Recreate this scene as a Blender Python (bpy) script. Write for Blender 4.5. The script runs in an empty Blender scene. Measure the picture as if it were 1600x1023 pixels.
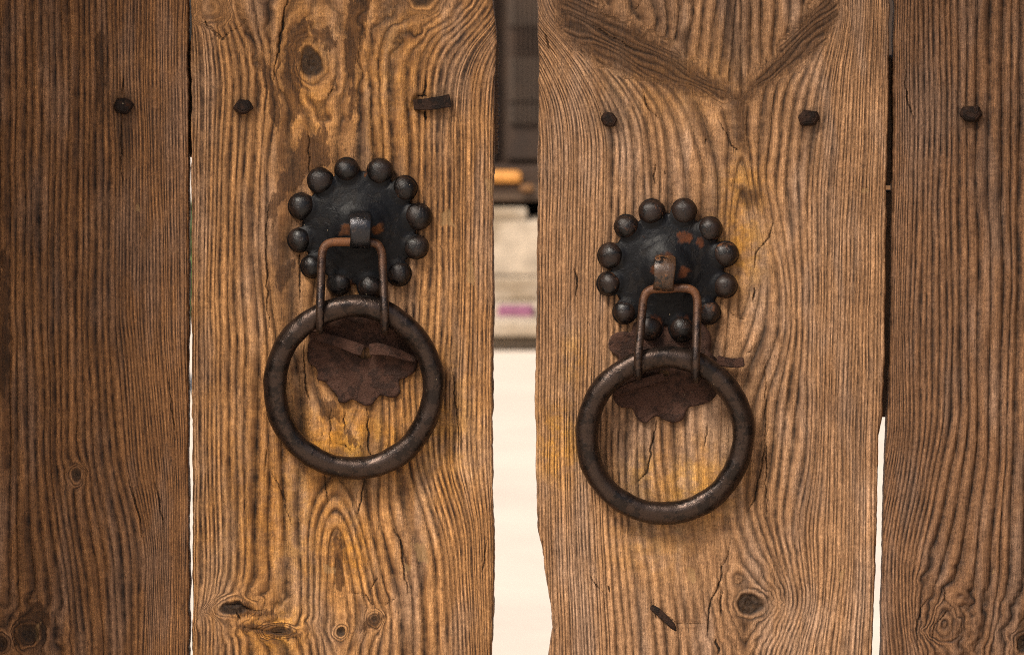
import bpy, bmesh, math, random
import numpy as np
from mathutils import Vector

# ------------------------------------------------------------------ camera, light, exposure
S = bpy.context.scene
COL = S.collection
PITCH = math.radians(-4.8)
CAM = np.array([0.0, -2.6, 1.10])
AXIS = 2.6 / math.cos(PITCH)
FOCAL = 36.0 * AXIS / 0.8                    # 0.5 mm on the doors per photograph pixel
cam_d = bpy.data.cameras.new('camera')
cam = bpy.data.objects.new('camera', cam_d)
COL.objects.link(cam)
cam.location = CAM
cam.rotation_euler = (math.pi / 2 + PITCH, 0, 0)
cam_d.lens = FOCAL
cam_d.sensor_width = 36.0
cam_d.sensor_fit = 'HORIZONTAL'
cam_d.clip_start = 0.05
cam_d.clip_end = 2000
cam_d.dof.use_dof = True
cam_d.dof.focus_distance = AXIS - 0.012
cam_d.dof.aperture_fstop = 14.0
S.camera = cam

SUN_EL, SUN_AZ = math.radians(48), math.radians(-34)   # azimuth measured from the viewer's side of the gate, minus = left
w = bpy.data.worlds.new('World'); S.world = w; w.use_nodes = True
nt = w.node_tree
sky = nt.nodes.new('ShaderNodeTexSky'); sky.sky_type = 'NISHITA'; sky.sun_disc = False
sky.sun_elevation = SUN_EL
sky.sun_rotation = math.pi - SUN_AZ + 0.0
sky.air_density = 1.0; sky.dust_density = 5.0; sky.ozone_density = 1.0
bg = nt.nodes['Background']; bg.inputs['Strength'].default_value = 0.052
nt.links.new(sky.outputs[0], bg.inputs[0])
sun_d = bpy.data.lights.new('sun', 'SUN'); sun_d.energy = 1.5; sun_d.angle = math.radians(12)
sun_d.color = (1.0, 0.91, 0.79)
sun = bpy.data.objects.new('sun', sun_d); COL.objects.link(sun)
sd = Vector((math.sin(SUN_AZ) * math.cos(SUN_EL), -math.cos(SUN_AZ) * math.cos(SUN_EL), math.sin(SUN_EL)))
sun.rotation_euler = sd.to_track_quat('Z', 'Y').to_euler()
sun.location = (-2, -4, 5)
vs = S.view_settings
vs.view_transform = 'Standard'; vs.look = 'None'; vs.gamma = 1.0; vs.use_curve_mapping = False
vs.exposure = 1.40
S.cycles.filter_width = 1.0
S.cycles.use_denoising = False

rng = np.random.default_rng(7)
random.seed(7)

# ------------------------------------------------------------------ measuring helpers
KPX = 36.0 / 1600.0 / FOCAL
_c, _s = math.cos(PITCH), math.sin(PITCH)
def at(u, v, Y=0.0):
    """point of the plane y = Y seen at photograph pixel (u, v); only used to lay things out"""
    u = np.asarray(u, float); v = np.asarray(v, float)
    a = (u - 800) * KPX; b = -(v - 511.5) * KPX
    dy = _c - b * _s; dz = _s + b * _c
    t = (Y - CAM[1]) / dy
    return np.stack([CAM[0] + a * t, np.broadcast_to(Y, t.shape) + 0 * t, CAM[2] + dz * t], -1)
PX = 0.0005

def tag(o, label=None, cat=None, group=None, kind=None):
    if label: o['label'] = label
    if cat: o['category'] = cat
    if group: o['group'] = group
    if kind: o['kind'] = kind
    return o
def empty(name, loc):
    o = bpy.data.objects.new(name, None); COL.objects.link(o); o.location = loc; o.empty_display_size = 0.02
    return o
def link(name, me, mat, parent=None, smooth=True):
    o = bpy.data.objects.new(name, me); COL.objects.link(o)
    if mat and not me.materials: me.materials.append(mat)
    if smooth: me.polygons.foreach_set('use_smooth', [True] * len(me.polygons))
    if parent:
        o.parent = parent
        o.matrix_parent_inverse = parent_inv(parent)
    return o
def parent_inv(p):
    from mathutils import Matrix
    return Matrix.Translation(-p.location) if p.type == 'EMPTY' else Matrix.Identity(4)
def pydata(name, V, F):
    me = bpy.data.meshes.new(name)
    me.from_pydata([tuple(map(float, p)) for p in V], [], [tuple(map(int, f)) for f in F]); me.update()
    return me

# ------------------------------------------------------------------ noise
TAB = rng.random((256, 256))
def vnoise(x, y, seed=0):
    x = x + seed * 17.31; y = y + seed * 9.17
    xi = np.floor(x).astype(int); yi = np.floor(y).astype(int)
    fx = x - xi; fy = y - yi
    fx = fx * fx * fx * (fx * (fx * 6 - 15) + 10); fy = fy * fy * fy * (fy * (fy * 6 - 15) + 10)
    g = lambda i, j: TAB[(xi + i) & 255, (yi + j) & 255]
    return ((g(0, 0) * (1 - fx) + g(1, 0) * fx) * (1 - fy) + (g(0, 1) * (1 - fx) + g(1, 1) * fx) * fy) * 2 - 1
def fbm(x, y, seed=0, o=3):
    r = 0; a = 1
    for i in range(o):
        r = r + a * vnoise(x * 2 ** i, y * 2 ** i, seed + i * 3); a *= 0.5
    return r
def sstep(a, b, x):
    t = np.clip((x - a) / (b - a), 0, 1); return t * t * (3 - 2 * t)
def gauss1(A, s, axis):
    r = int(3 * s) + 1
    k = np.exp(-0.5 * (np.arange(-r, r + 1) / s) ** 2); k /= k.sum()
    pad = [(0, 0)] * A.ndim; pad[axis] = (r, r)
    B = np.pad(A, pad, mode='edge'); out = np.zeros_like(A)
    n = A.shape[axis]
    for i, kk in enumerate(k):
        sl = [slice(None)] * A.ndim; sl[axis] = slice(i, i + n)
        out += kk * B[tuple(sl)]
    return out

# ------------------------------------------------------------------ node helpers
class NT:
    def __init__(self, name):
        self.m = bpy.data.materials.new(name); self.m.use_nodes = True
        self.t = self.m.node_tree; self.n = self.t.nodes
        self.b = self.n['Principled BSDF']
    def new(self, typ, **kw):
        n = self.n.new(typ)
        for k, v in kw.items(): setattr(n, k, v)
        return n
    def put(self, sock, val):
        if val is None: return
        if isinstance(val, bpy.types.NodeSocket): self.t.links.new(val, sock)
        else:
            if sock.type == 'RGBA' and not hasattr(val, '__len__'): val = (val, val, val, 1)
            if sock.type == 'RGBA' and len(val) == 3: val = (*val, 1)
            sock.default_value = val
    def math(self, op, a, b=None, c=None, clamp=False):
        n = self.new('ShaderNodeMath', operation=op, use_clamp=clamp)
        for i, x in enumerate((a, b, c)): self.put(n.inputs[i], x)
        return n.outputs[0]
    def mix(self, f, a, b, blend='MIX'):
        n = self.new('ShaderNodeMix', data_type='RGBA', blend_type=blend)
        self.put(n.inputs[0], f); self.put(n.inputs[6], a); self.put(n.inputs[7], b)
        return n.outputs[2]
    def attr(self, name):
        return self.new('ShaderNodeAttribute', attribute_name=name).outputs['Fac']
    def rng(self, x, a, b, c=0.0, d=1.0, smooth=True):
        n = self.new('ShaderNodeMapRange', interpolation_type='SMOOTHSTEP' if smooth else 'LINEAR')
        self.put(n.inputs[0], x)
        for i, q in enumerate((a, b, c, d)): self.put(n.inputs[1 + i], q)
        return n.outputs[0]
    def noise(self, vec, scale, detail=3, rough=0.55, dist=0.0, lac=2.0):
        n = self.new('ShaderNodeTexNoise')
        self.put(n.inputs['Vector'], vec); n.inputs['Scale'].default_value = scale
        n.inputs['Detail'].default_value = detail; n.inputs['Roughness'].default_value = rough
        n.inputs['Distortion'].default_value = dist
        return n.outputs['Fac']
    def ramp(self, f, stops):
        n = self.new('ShaderNodeValToRGB'); self.put(n.inputs[0], f)
        e = n.color_ramp.elements
        while len(e) < len(stops): e.new(0.5)
        for el, (p, c) in zip(e, stops): el.position = p; el.color = (*c, 1)
        return n.outputs[0]
    def xyz(self, x, y, z):
        n = self.new('ShaderNodeCombineXYZ')
        for i, q in enumerate((x, y, z)): self.put(n.inputs[i], q)
        return n.outputs[0]
    def bump(self, h, strength, dist, normal=None):
        n = self.new('ShaderNodeBump'); n.inputs['Strength'].default_value = strength
        n.inputs['Distance'].default_value = dist; self.put(n.inputs['Height'], h)
        if normal: self.put(n.inputs['Normal'], normal)
        return n.outputs[0]
    def obj(self):
        return self.new('ShaderNodeNewGeometry').outputs['Position']

# ------------------------------------------------------------------ weathered wood
def wood_material(name, light, mid, dark, ochre_c=(0.42, 0.195, 0.022), edge=(-2.0, 3.0), skin_d=(0.034, 0.015, 0.0045), skin_l=(0.100, 0.047, 0.016)):
    m = NT(name)
    ph = m.attr('phase'); lv = m.attr('along'); lu = m.attr('across'); sp = m.attr('ring_width')
    patch = m.attr('patch'); crack = m.attr('crack'); knot = m.attr('knot'); och = m.attr('ochre')
    chip = m.attr('chip'); iron = m.attr('stain_and_slot_shade'); soft = m.attr('soft')
    pos = m.xyz(lu, lv, 0.0)
    cell = m.math('FLOOR', ph)
    nmid = m.noise(pos, 0.030, 4, 0.6)
    ngr = m.noise(m.xyz(m.math('MULTIPLY', lu, 0.42), m.math('MULTIPLY', lv, 0.20), 0.0), 1.0, 3, 0.75)      # torn fibre ends
    nf2 = m.noise(m.xyz(m.math('MULTIPLY', lu, 0.50), m.math('MULTIPLY', lv, 0.028), m.math('MULTIPLY', ph, 0.5)), 1.0, 4, 0.72)   # long fibres
    nf = m.noise(m.xyz(m.math('MULTIPLY', ph, 5.0), m.math('MULTIPLY', lv, 0.022), 0.0), 1.0, 3, 0.65)                             # fibres that follow the rings
    flk = m.noise(m.xyz(m.math('MULTIPLY', ph, 1.3), m.math('MULTIPLY', lv, 0.085), 8.0), 1.0, 3, 0.65)                            # mottling along a ridge
    percell = m.noise(m.xyz(m.math('MULTIPLY', cell, 7.31), m.math('MULTIPLY', lv, 0.006), 3.0), 1.0, 1)
    t0 = m.math('FRACT', m.math('ADD', ph, m.math('MULTIPLY', m.math('SUBTRACT', ngr, 0.5), 0.16)))
    t = m.math('POWER', t0, m.rng(percell, 0.25, 0.75, 0.80, 2.1))
    blend = lambda a, b, f: tuple(x * (1 - f) + y * f for x, y in zip(a, b))
    c = m.ramp(t, [(0.0, blend(dark, mid, 0.2)), (0.10, blend(mid, light, 0.45)), (0.26, light), (0.48, blend(light, mid, 0.25)), (0.70, mid), (0.86, blend(mid, dark, 0.6)), (0.955, tuple(0.55 * q for q in dark)), (1.0, blend(dark, mid, 0.2))])
    fade = m.math('MAXIMUM', m.rng(nmid, 0.34, 0.70, 0.0, 0.68), m.math('MULTIPLY', soft, m.rng(nmid, 0.3, 0.6, 0.80, 1.0)))
    flat = blend(light, mid, 0.38)
    c = m.mix(fade, c, flat)
    def mul(c, f, n, lo, hi, a=0.28, b=0.74):
        return m.mix(f, c, m.ramp(n, [(a, lo), (b, hi)]), 'MULTIPLY')
    c = mul(c, 1.0, percell, (0.70, 0.67, 0.64), (1.26, 1.22, 1.16))
    c = mul(c, 1.0, m.noise(pos, 0.0065, 3), (0.72, 0.68, 0.64), (1.22, 1.22, 1.22))
    c = mul(c, 1.0, nf2, (0.56, 0.53, 0.51), (1.38, 1.37, 1.36))
    c = mul(c, 1.0, flk, (0.70, 0.66, 0.63), (1.30, 1.32, 1.34))
    c = mul(c, 1.0, nf, (0.74, 0.71, 0.68), (1.22, 1.21, 1.20))
    c = mul(c, 1.0, ngr, (0.62, 0.60, 0.58), (1.34, 1.33, 1.32))
    # grey bloom of weathering in broad streaks
    grey = m.rng(m.noise(m.xyz(m.math('MULTIPLY', lu, 0.02), m.math('MULTIPLY', lv, 0.004), 5.0), 1.0, 3, 0.6), 0.44, 0.66, 0.0, 0.55)
    hs = m.new('ShaderNodeHueSaturation'); hs.inputs['Saturation'].default_value = 0.74; hs.inputs['Value'].default_value = 1.05; m.put(hs.inputs['Color'], c)
    c = m.mix(grey, c, hs.outputs[0])
    # ochre where the surface has been rubbed
    oc = m.math('MULTIPLY', och, m.rng(m.noise(pos, 0.035, 4, 0.65), 0.36, 0.60, 0.2, 1.0))
    c = m.mix(m.math('MULTIPLY', oc, 0.9), c, m.mix(1.0, c, (1.65, 1.42, 0.38), 'MULTIPLY'))
    # smooth dark brown skin left between the worn rings
    jag = m.math('MULTIPLY', m.math('SUBTRACT', m.noise(m.xyz(m.math('MULTIPLY', lu, 0.14), m.math('MULTIPLY', lv, 0.045), 1.0), 1.0, 4, 0.68), 0.5), 34.0)
    pm = m.rng(m.math('ADD', patch, jag), edge[0], edge[1], 1.0, 0.0)
    skin = m.mix(1.0, m.ramp(nf2, [(0.34, skin_d), (0.66, skin_l)]), m.ramp(ngr, [(0.3, (0.7,) * 3), (0.7, (1.3,) * 3)]), 'MULTIPLY')
    skin = m.mix(0.42, m.mix(1.0, c, (0.36, 0.31, 0.27), 'MULTIPLY'), skin)
    c = m.mix(m.math('MULTIPLY', pm, 0.92), c, skin)
    # pale fresh chips
    cm = m.rng(m.math('ADD', chip, m.math('MULTIPLY', jag, 0.55)), -1.0, 1.5, 1.0, 0.0)
    c = m.mix(m.math('MULTIPLY', cm, 0.55), c, m.mix(nf2, (0.14, 0.075, 0.03), (0.46, 0.29, 0.13)))
    # knots
    kn = m.rng(m.math('ADD', knot, m.math('MULTIPLY', m.math('SUBTRACT', ngr, 0.5), 0.5)), 0.05, 0.75)
    c = m.mix(m.math('MULTIPLY', kn, 0.95), c, m.ramp(m.noise(pos, 0.16, 4, 0.7), [(0.35, (0.006, 0.003, 0.002)), (0.7, (0.050, 0.026, 0.011))]))
    # rust and dirt bled from the iron, plus painted shade in the pin slot
    c = m.mix(m.math('MULTIPLY', iron, m.rng(nf2, 0.25, 0.7, 0.35, 0.9)), c, (0.020, 0.012, 0.008))
    cw = m.math('ADD', crack, m.math('MULTIPLY', m.math('SUBTRACT', ngr, 0.5), 1.6))
    cr = m.rng(cw, -0.6, 0.8, 1.0, 0.0)
    c = m.mix(m.math('MULTIPLY', cr, 0.93), c, (0.006, 0.004, 0.003))
    chk = m.noise(m.xyz(m.math('MULTIPLY', lu, 0.13), m.math('MULTIPLY', lv, 0.010), 11.0), 1.0, 2, 0.5)
    ck = m.math('MULTIPLY', m.rng(m.math('ABSOLUTE', m.math('SUBTRACT', chk, 0.5)), 0.0, 0.011, 1.0, 0.0), m.rng(nmid, 0.52, 0.60))
    c = m.mix(m.math('MULTIPLY', ck, 0.65), c, (0.010, 0.006, 0.004))
    m.put(m.b.inputs['Base Color'], c)
    m.put(m.b.inputs['Roughness'], m.rng(nf2, 0.2, 0.8, 0.50, 0.78))
    m.b.inputs['Specular IOR Level'].default_value = 0.30
    prof = m.ramp(t, [(0.0, (0.1,) * 3), (0.12, (0.62,) * 3), (0.35, (0.95,) * 3), (0.65, (0.8,) * 3), (0.87, (0.35,) * 3), (0.955, (0.0,) * 3), (1.0, (0.1,) * 3)])
    h = m.math('MULTIPLY', prof, m.math('SUBTRACT', 1.0, m.math('MULTIPLY', soft, 0.7)))
    h = m.math('MULTIPLY', h, m.math('MULTIPLY', sp, 0.05))
    h = m.math('ADD', h, m.math('MULTIPLY', nf2, 0.8))
    h = m.math('ADD', h, m.math('MULTIPLY', ngr, 0.75))
    h = m.math('SUBTRACT', h, m.math('MULTIPLY', cr, 1.3))
    m.put(m.b.inputs['Normal'], m.bump(h, 1.0, 0.0009))
    return m.m

def zp(ox, oy, f, pts): return [(ox + x / f, oy + y / f) for x, y in pts]
Z2T = lambda p: zp(290, 0, 3.1, p)          # crops of the photograph the shapes were measured in
Z2B = lambda p: zp(290, 680, 2.982, p)
Z2M = lambda p: zp(380, 220, 3.933, p)
Z2R = lambda p: zp(380, 440, 3.008, p)
Z3T = lambda p: zp(830, 0, 2.807, p)
Z3B = lambda p: zp(830, 700, 2.807, p)
Z3M = lambda p: zp(860, 290, 4.092, p)
Z3R = lambda p: zp(860, 490, 2.922, p)

def poly_sdf(P, U, V):
    P = np.array(P, float); n = len(P)
    d = np.full(U.shape, 1e9); inside = np.zeros(U.shape, bool)
    for i in range(n):
        a = P[i]; b = P[(i + 1) % n]; e = b - a
        wx = U - a[0]; wy = V - a[1]
        tt = np.clip((wx * e[0] + wy * e[1]) / (e @ e), 0, 1)
        d = np.minimum(d, np.hypot(wx - tt * e[0], wy - tt * e[1]))
        cond = ((a[1] > V) != (b[1] > V))
        xx = (b[0] - a[0]) * (V - a[1]) / ((b[1] - a[1]) if b[1] != a[1] else 1e-9) + a[0]
        inside ^= cond & (U < xx)
    return np.where(inside, -d, d)
def crack_dist(P, U, V, wd):
    P = np.array(P, float); n = len(P) - 1; d = np.full(U.shape, 1e9)
    U = U + 2.2 * fbm(V / 13, U / 40, 51, 3); V = V + 1.8 * fbm(U / 13, V / 40, 57, 2)
    for i, (a, b) in enumerate(zip(P[:-1], P[1:])):
        e = b - a; wx = U - a[0]; wy = V - a[1]
        tt = np.clip((wx * e[0] + wy * e[1]) / (e @ e), 0, 1)
        q = (i + tt) / n
        w_ = wd * (1.25 * np.sqrt(np.clip(4 * q * (1 - q), 0, 1)) - 0.45)
        d = np.minimum(d, np.hypot(wx - tt * e[0], wy - tt * e[1]) - w_)
    return d
def stamp(A, us, vv, pts, fn, pad=34):
    P = np.array(pts, float)
    i0, i1 = np.searchsorted(us, [P[:, 0].min() - pad, P[:, 0].max() + pad])
    j0, j1 = np.searchsorted(vv, [P[:, 1].min() - pad, P[:, 1].max() + pad])
    if i1 <= i0 or j1 <= j0: return
    U, V = np.meshgrid(us[i0:i1], vv[j0:j1])
    A[j0:j1, i0:i1] = np.minimum(A[j0:j1, i0:i1], fn(pts, U, V))

V0, V1 = -330.0, 1350.0
def smooth_line(pts, vv, col=1):
    P = np.array(pts, float)
    return gauss1(np.interp(vv, P[:, 0], P[:, col]), 9, 0)

def build_plank(spec, parent):
    u0, u1 = spec['u']; seed = spec['seed']
    us = np.arange(u0 - 12, u1 + 12.5, 1.0); vv = np.arange(V0, V1 + 1, 2.0)
    U, V = np.meshgrid(us, vv)
    # ---- grain: phase interpolated between traced growth-ring lines
    ul = []; pl = []
    for L in spec['lines']:
        ph, pts = L
        ul.append(smooth_line(pts, vv))
        pl.append(smooth_line(pts, vv, 2) if len(pts[0]) > 2 else np.full(len(vv), float(ph)))
    ul = np.array(ul); pl = np.array(pl)
    for k in range(1, len(ul)): ul[k] = np.maximum(ul[k], ul[k - 1] + 3)
    phase = np.empty(U.shape)
    Uw = U + 1.6 * fbm(U / 45, V / 150, seed, 2) + 0.6 * fbm(U / 14, V / 40, seed + 5, 2)
    for j in range(len(vv)): phase[j] = np.interp(Uw[j], ul[:, j], pl[:, j])
    phase = gauss1(gauss1(phase, 5.0, 1), 5.0, 0)
    phase += 0.22 * fbm(U / 70, V / 260, seed + 9, 3)
    phase += 0.30 * vnoise(phase * 0.9, phase * 0 + 0.5, seed + 13) + 0.10 * vnoise(phase * 2.3, V / 400, seed + 14)
    if 'inner' in spec:
        poly, fn = spec['inner']
        s = poly_sdf(poly, U, V); s = s + 5 * fbm(U / 20, V / 14, seed + 17, 3); mm = sstep(1.5, -1.5, s)
        phase = phase * (1 - mm) + fn(U, V) * mm
    seams = []
    if 'inner' in spec: seams.append(s)
    for poly, a_, b_ in spec.get('arms', []):
        sa = poly_sdf(poly, U, V) + 7 * fbm(U / 26, V / 22, seed + 19, 4) * 1.6
        e = np.array(b_, float) - np.array(a_, float); e /= np.hypot(*e)
        dp = -(U - a_[0]) * e[1] + (V - a_[1]) * e[0]; al = (U - a_[0]) * e[0] + (V - a_[1]) * e[1]
        pa = 20 + dp / 8.0 + 0.7 * fbm(al / 70, dp / 25, seed + 20, 3) + 0.0016 * al
        mm = sstep(1.5, -1.5, sa); phase = phase * (1 - mm) + pa * mm
        if seams: seams[0] = np.where(sa < 3, 50.0, seams[0])
        seams.append(sa)
    knot = np.zeros(U.shape)
    for (ku, kv, ru, rv, amp, core) in spec.get('knots', []):
        wob = 1 + 0.24 * fbm(U / 22, V / 22, seed + 2, 3)
        d = np.hypot((U - ku) / ru, (V - kv) / rv) * wob
        phase += amp * np.exp(-(d * 0.75) ** 2)
        mm = sstep(1.15, 0.65, d)
        ring = (d > 0.9) & (d < 1.1); base_ = np.round(phase[ring].mean()) if ring.any() else 0.0
        phase = phase * (1 - mm) + (base_ + (1.0 - d) * 3.4 * np.sign(amp)) * mm
        knot = np.maximum(knot, core * (0.85 * sstep(0.60, 0.22, d) + 0.30 * sstep(1.25, 0.3, d)))
    gy, gx = np.gradient(phase, 2.0, 1.0)
    width = np.clip(1.0 / (np.hypot(gx, gy) + 1e-3), 3, 26)
    width = gauss1(gauss1(width, 4, 1), 4, 0)
    patch = np.full(U.shape, 34.0); crack = np.full(U.shape, 12.0); chip = np.full(U.shape, 20.0)
    for p in spec.get('patches', []): stamp(patch, us, vv, p, poly_sdf)
    for wd, p in spec.get('cracks', []): stamp(crack, us, vv, p, lambda q, a, b: crack_dist(q, a, b, wd), 14)
    for p in spec.get('chips', []): stamp(chip, us, vv, p, poly_sdf, 22)
    och = np.zeros(U.shape)
    for (ku, kv, ru, rv, a) in spec.get('ochre', []): och = np.maximum(och, a * np.exp(-((U - ku) / ru) ** 2 - ((V - kv) / rv) ** 2))
    iron = np.zeros(U.shape)
    for (ku, kv, ru, rv, a) in spec.get('iron', []): iron = np.maximum(iron, a * np.exp(-((U - ku) / ru) ** 2 - ((V - kv) / rv) ** 2))
    soft = np.zeros(U.shape)
    for (ku, kv, ru, rv, a) in spec.get('soft', []): soft = np.maximum(soft, a * np.exp(-((U - ku) / ru) ** 2 - ((V - kv) / rv) ** 2))
    for sd_ in seams: soft = np.maximum(soft, sstep(10, 3, np.abs(sd_)))
    # ---- relief in millimetres
    t = phase - np.floor(phase)
    prof = np.interp(t, [0, .10, .35, .72, .90, .96, 1.0], [.15, .62, .95, .8, .35, 0, .15])
    pin = sstep(4, -4, patch)
    h = 0.085 * width * (prof - 0.6) * (1 - 0.85 * pin) * (1 - 0.7 * soft) * (0.65 + 0.5 * fbm(U / 40, V / 90, seed + 4, 2))
    h += 0.9 * fbm(U / 150, V / 330, seed + 1, 3) + 0.28 * fbm(U / 22, V / 60, seed + 6, 3) + 0.35 * pin
    h -= 2.4 * sstep(0.3, 1.0, knot) * (0.6 + 0.4 * fbm(U / 6, V / 6, seed + 8, 2))
    h += 0.6 * sstep(0.0, 0.2, knot) * (1 - sstep(0.2, 0.6, knot))
    h -= 1.6 * sstep(1.0, -0.8, crack)
    h -= 0.5 * sstep(2, -2, chip)
    for p, dep in spec.get('hollows', []):
        h -= dep * sstep(5, -6, poly_sdf(p, U, V) + 4 * fbm(U / 9, V / 9, seed, 2))
    F = dict(phase=phase, ring_width=width, patch=patch, crack=crack, chip=chip, knot=np.clip(knot, 0, 1), ochre=och, stain_and_slot_shade=iron, soft=soft, h=h)
    # ---- the board itself: rings of points round the cross-section
    rows = np.concatenate([np.linspace(-1480, V0, 24)[:-1], np.arange(V0, -24, 12), np.arange(-24, 1048, 2.9), np.arange(1048, V1, 12), np.linspace(V1, 2050, 24)])
    eL = np.array(spec['left'], float); eR = np.array(spec['right'], float)
    def edge(E, sgn, sd):
        e = np.interp(rows, E[:, 0], E[:, 1])
        return e + 1.0 * fbm(rows / 34, rows * 0 + sd, seed + sd, 3) + 0.5 * vnoise(rows / 7, rows * 0, seed + sd)
    L = edge(eL, -1, 21); R = edge(eR, 1, 22)
    um, uM = eL[:, 1].mean(), eR[:, 1].mean()
    fine = np.arange(max(um, -16), min(uM, 1616) + 0.01, 1.22)
    cols = fine
    if um < -16: cols = np.concatenate([np.arange(um, -16, 6), fine])
    if uM > 1616: cols = np.concatenate([fine, np.arange(1616, uM + 1, 6)])
    s = (cols - cols[0]) / (cols[-1] - cols[0])
    T = spec.get('thick', 0.018)
    depth = np.array([0.14, 0.34, 0.58, 0.82, 1.0])
    nf, ns = len(s), len(depth)
    nr, nc = len(rows), nf + 2 * ns
    UU = np.empty((nr, nc)); DD = np.zeros((nr, nc))
    UU[:, :nf] = L[:, None] + s[None] * (R - L)[:, None]
    VV = np.repeat(rows[:, None], nc, 1)
    UU[:, nf:nf + ns] = R[:, None]; DD[:, nf:nf + ns] = depth * T
    UU[:, nf + ns:] = L[:, None]; DD[:, nf + ns:] = depth[::-1] * T
    # side faces: uneven
    for a, b, sg in ((nf, nf + ns, 1), (nf + ns, nc, -1)):
        UU[:, a:b] += sg * (0.3 + 0.6 * fbm(VV[:, a:b] / 40, DD[:, a:b] * 300, seed + 31, 2)) * np.minimum(1, DD[:, a:b] / T * 3)
    def samp(A, uq, vq):
        x = np.clip((uq - us[0]) / 1.0, 0, len(us) - 1.001); y = np.clip((vq - vv[0]) / 2.0, 0, len(vv) - 1.001)
        i = x.astype(int); j = y.astype(int); fx = x - i; fy = y - j
        return (A[j, i] * (1 - fx) + A[j, i + 1] * fx) * (1 - fy) + (A[j + 1, i] * (1 - fx) + A[j + 1, i + 1] * fx) * fy
    usample = UU.copy()
    usample[:, nf:nf + ns] -= DD[:, nf:nf + ns] / PX * 0.5
    usample[:, nf + ns:] += DD[:, nf + ns:] / PX * 0.5
    H = samp(F['h'], usample, VV) * 0.001
    co = at(UU, VV, 0.0)
    rr = (spec.get('round', 6) + 3 * fbm(VV / 60, VV * 0, seed + 41, 2))
    dE = np.minimum(UU - L[:, None], R[:, None] - UU); q = np.clip(1 - dE / rr, 0, 1)
    rnd = rr * PX * (1 - np.sqrt(np.clip(1 - q * q, 0, 1)))
    y = np.where(DD > 0, DD, rnd - H) + spec.get('y', 0.0)
    y[:, nf:nf + ns] = np.maximum(y[:, nf:nf + ns], y[:, nf - 1:nf] + 0.0005)
    y[:, nf + ns:] = np.maximum(y[:, nf + ns:], y[:, 0:1] + 0.0005)
    co[..., 1] = y
    idx = np.arange(nr * nc).reshape(nr, nc)
    A = idx[:-1]; B = idx[1:]
    A2 = np.roll(A, -1, 1); B2 = np.roll(B, -1, 1)
    quads = np.stack([A, B, B2, A2], -1).reshape(-1, 4)
    me = bpy.data.meshes.new('plank')
    me.vertices.add(nr * nc); me.vertices.foreach_set('co', co.reshape(-1).astype(np.float32))
    nq = len(quads)
    loops = np.concatenate([quads.reshape(-1), idx[0][::-1][::-1], idx[-1][::-1]])
    me.loops.add(len(loops)); me.loops.foreach_set('vertex_index', loops.astype(np.int32))
    me.polygons.add(nq + 2)
    st = np.concatenate([np.arange(nq) * 4, [nq * 4, nq * 4 + nc]]).astype(np.int32)
    me.polygons.foreach_set('loop_start', st)
    me.update(calc_edges=True); me.validate()
    for k in ('phase', 'ring_width', 'patch', 'crack', 'chip', 'knot', 'ochre', 'stain_and_slot_shade', 'soft'):
        a = me.attributes.new(k, 'FLOAT', 'POINT')
        a.data.foreach_set('value', samp(F[k], usample, VV).reshape(-1).astype(np.float32))
    for k, D in (('along', VV + seed * 731), ('across', usample + seed * 57)):
        a = me.attributes.new(k, 'FLOAT', 'POINT'); a.data.foreach_set('value', D.reshape(-1).astype(np.float32))
    o = link('plank', me, spec['mat'], parent)
    if 'label' in spec: o['label'] = spec['label']
    return o, (lambda u, v: float(-samp(F['h'], np.array([u]), np.array([v]))[0] * 0.001 + spec.get('y', 0)))

M_W2 = wood_material('weathered_wood_tan', (0.470, 0.268, 0.116), (0.168, 0.082, 0.030), (0.015, 0.0072, 0.0034))
M_W1 = wood_material('weathered_wood_brown', (0.325, 0.172, 0.073), (0.122, 0.058, 0.023), (0.014, 0.0066, 0.0032))
M_W3 = wood_material('weathered_wood_grey_tan', (0.455, 0.282, 0.156), (0.188, 0.105, 0.052), (0.021, 0.0115, 0.006), edge=(-11.0, 13.0), skin_d=(0.026, 0.012, 0.004), skin_l=(0.082, 0.040, 0.015))
M_W4 = wood_material('weathered_wood_dusky', (0.255, 0.146, 0.078), (0.098, 0.051, 0.026), (0.013, 0.007, 0.004))

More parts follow.
